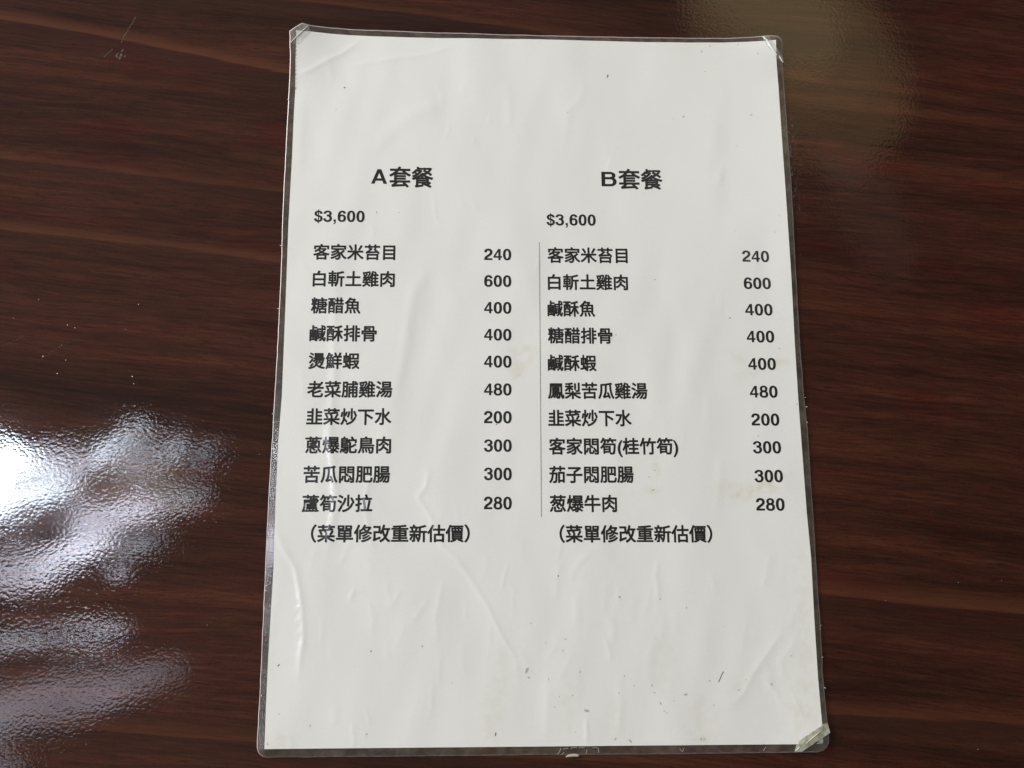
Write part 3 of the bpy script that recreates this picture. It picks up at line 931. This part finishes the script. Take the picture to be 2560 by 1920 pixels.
def fold(name, a, b, w_, h_, parent, mat=FOLD):
    """a raised crease in the tape"""
    n = 10
    vs, fs = [], []
    dx, dy = b[0] - a[0], b[1] - a[1]
    l = math.hypot(dx, dy)
    nx_, ny_ = -dy / l * w_, dx / l * w_
    for i in range(n + 1):
        f = i / n
        k = 0.4 + 0.6 * math.sin(math.pi * (0.08 + 0.84 * f))
        x, y = a[0] + dx * f, a[1] + dy * f
        z = float(top(x, y)) - 0.02 + 0.22
        vs += [(x - nx_ * k, y - ny_ * k, z), (x, y, z + h_ * k), (x + nx_ * k, y + ny_ * k, z)]
    for i in range(n):
        for j in (0, 1):
            fs.append((i * 3 + j, i * 3 + 3 + j, i * 3 + 4 + j, i * 3 + 1 + j))
    return mesh_obj(name, vs, fs, mat, parent, True)


tl = sheet_piece("corner_tape", [(-101.8, 150.3), (-99.0, 149.4), (-98.2, 146.3), (-103.0, 140.4), (-106.4, 141.2), (-106.9, 145.8)], CLEAR, menu, 0.06, 0.05)
fold("tape_fold", (-99.4, 149.2), (-106.4, 141.4), 0.22, 0.25, tl)
tr = sheet_piece("corner_tape", [(98.4, 148.9), (101.0, 149.1), (107.2, 138.2), (107.1, 136.2), (104.3, 138.9), (99.8, 144.8)], CLEAR, menu, 0.06, 0.06)
fold("tape_fold", (100.0, 147.3), (104.3, 139.6), 0.55, 0.30, tr)
fold("tape_fold", (98.6, 148.7), (100.4, 146.6), 0.35, 0.25, tr)
fold("tape_fold", (105.4, 139.4), (107.0, 136.4), 0.22, 0.30, tr)
br = sheet_piece("corner_tape", [(93.6, -151.3), (96.6, -151.2), (107.7, -144.4), (107.1, -140.7), (105.2, -141.3), (99.4, -144.9), (95.8, -147.2), (94.6, -148.9)], TAPE, menu, 0.07, 0.10)
br['label'] = "yellowed corner tape"
fold("tape_fold", (98.3, -148.2), (103.6, -144.2), 0.25, 0.22, br, mat_simple("yellow_fold", (0.66, 0.63, 0.42), 0.2))
fold("tape_fold", (94.2, -150.9), (95.8, -149.6), 0.22, 0.22, br)
sheet_piece("paper_scrap", [(102.2, -148.4), (104.2, -148.5), (104.9, -147.7), (104.7, -146.2), (103.9, -146.6)], mat_film("trapped_paper_scrap", (0.7, 0.7, 0.7), (0.34, 0.34, 0.32), 0.4), menu, 0.0, 0.0, 0.03)
gl = sheet_piece("glue_lump", [(6.9, -152.3), (7.7, -151.7), (8.6, -151.35), (9.9, -151.2), (11.0, -151.25), (12.2, -151.6), (12.3, -152.15), (10.6, -152.3), (8.8, -152.35)], GLUE, menu, 0.10, 0.05, 0.12)
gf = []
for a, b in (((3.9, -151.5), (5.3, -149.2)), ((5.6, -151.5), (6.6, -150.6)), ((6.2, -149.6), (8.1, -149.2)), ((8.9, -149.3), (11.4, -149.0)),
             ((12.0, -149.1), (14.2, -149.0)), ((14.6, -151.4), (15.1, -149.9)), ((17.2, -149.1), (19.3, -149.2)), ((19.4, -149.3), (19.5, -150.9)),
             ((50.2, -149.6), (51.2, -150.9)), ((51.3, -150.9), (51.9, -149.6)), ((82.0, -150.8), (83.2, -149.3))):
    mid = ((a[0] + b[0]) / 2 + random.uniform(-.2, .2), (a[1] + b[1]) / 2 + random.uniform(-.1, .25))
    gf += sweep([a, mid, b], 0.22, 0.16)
gw = drape("wrinkle_glints", gf, mat_simple("film_glint", (0.36, 0.35, 0.32), 0.25), film, eps=-0.02, maxlen=4)  # pale flat strips paint the glints of wrinkles in the film
gw['kind'] = 'stuff'

# nicks and chips along the film edges, their glints painted as bright flecks
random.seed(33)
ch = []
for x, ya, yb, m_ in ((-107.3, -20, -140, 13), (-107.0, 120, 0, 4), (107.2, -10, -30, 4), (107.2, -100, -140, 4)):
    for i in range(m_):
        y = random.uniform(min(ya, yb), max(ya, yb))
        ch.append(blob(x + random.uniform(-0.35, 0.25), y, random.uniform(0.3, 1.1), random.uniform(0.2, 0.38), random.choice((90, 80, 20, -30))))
o = drape("edge_chip_glints", ch, mat_simple("bright_chip_glint", (0.62, 0.63, 0.66), 0.2), film, eps=0.0, maxlen=4)
o['kind'] = 'stuff'

# ------------------------------------------------------------------ marks on the table
sv = []


def table_marks(name, polys, mat, z=0.03, stuff=False):
    vs, fs = [], []
    for k, pl in enumerate(polys):
        b0 = len(vs)
        vs += [(x, y, z + 0.002 * (k % 5)) for x, y in pl]
        fs.append(tuple(range(b0, len(vs))))
    o = mesh_obj(name, vs, fs, mat, table)
    if stuff:
        o['kind'] = 'stuff'
    return o


random.seed(5)
marks = []
for i in range(14):
    f = i / 13
    x, y = -174.0 - 5.0 * f + random.uniform(-.25, .25), 153.2 - 11.5 * f
    marks.append(blob(x, y, random.uniform(0.6, 1.5), 0.32, 62))
for i in range(12):
    marks.append(blob(-179.3 + random.gauss(0, 1.1), 135.6 + random.gauss(0, 1.2), random.uniform(0.7, 1.7), random.uniform(0.4, 0.8), 55))
for i in range(6):
    f = i / 5
    marks.append(blob(-182.6 - 3.0 * f, 138.0 - 3.4 * f, 0.8, 0.3, 55))
for a, b, m_ in (((-231, 35.5), (-226, 40), 9), ((-216, 6), (-207, 11), 8), ((-201, 0), (-192, 7), 7)):
    for i in range(m_):
        f = i / m_
        marks.append(blob(a[0] + (b[0] - a[0]) * f, a[1] + (b[1] - a[1]) * f + random.uniform(-.3, .3), random.uniform(0.3, 0.9), 0.2, 45))
table_marks("scuff_marks", marks, SCUFF, 0.03, True)
dust = []
for x, y in ((-203.3, 25.8), (-229.0, 14.6), (-163.5, 24.1), (-191.0, 15.2), (-188.0, 14.0), (-199.5, 2.0), (-190.5, 0.5), (-193.3, -5.0), (-163.8, -6.0), (-163.0, -9.0)):
    dust.append(blob(x, y, random.uniform(0.35, 0.6), 0.32, random.uniform(0, 180), 7))
for i in range(14):
    x = random.choice((-1, -1, 1)) * random.uniform(112, 225)
    dust.append(blob(x, random.uniform(-155, 20), random.uniform(0.18, 0.32), 0.2, random.uniform(0, 180), 6))
table_marks("dust_specks", dust, DUST, 0.04, True)
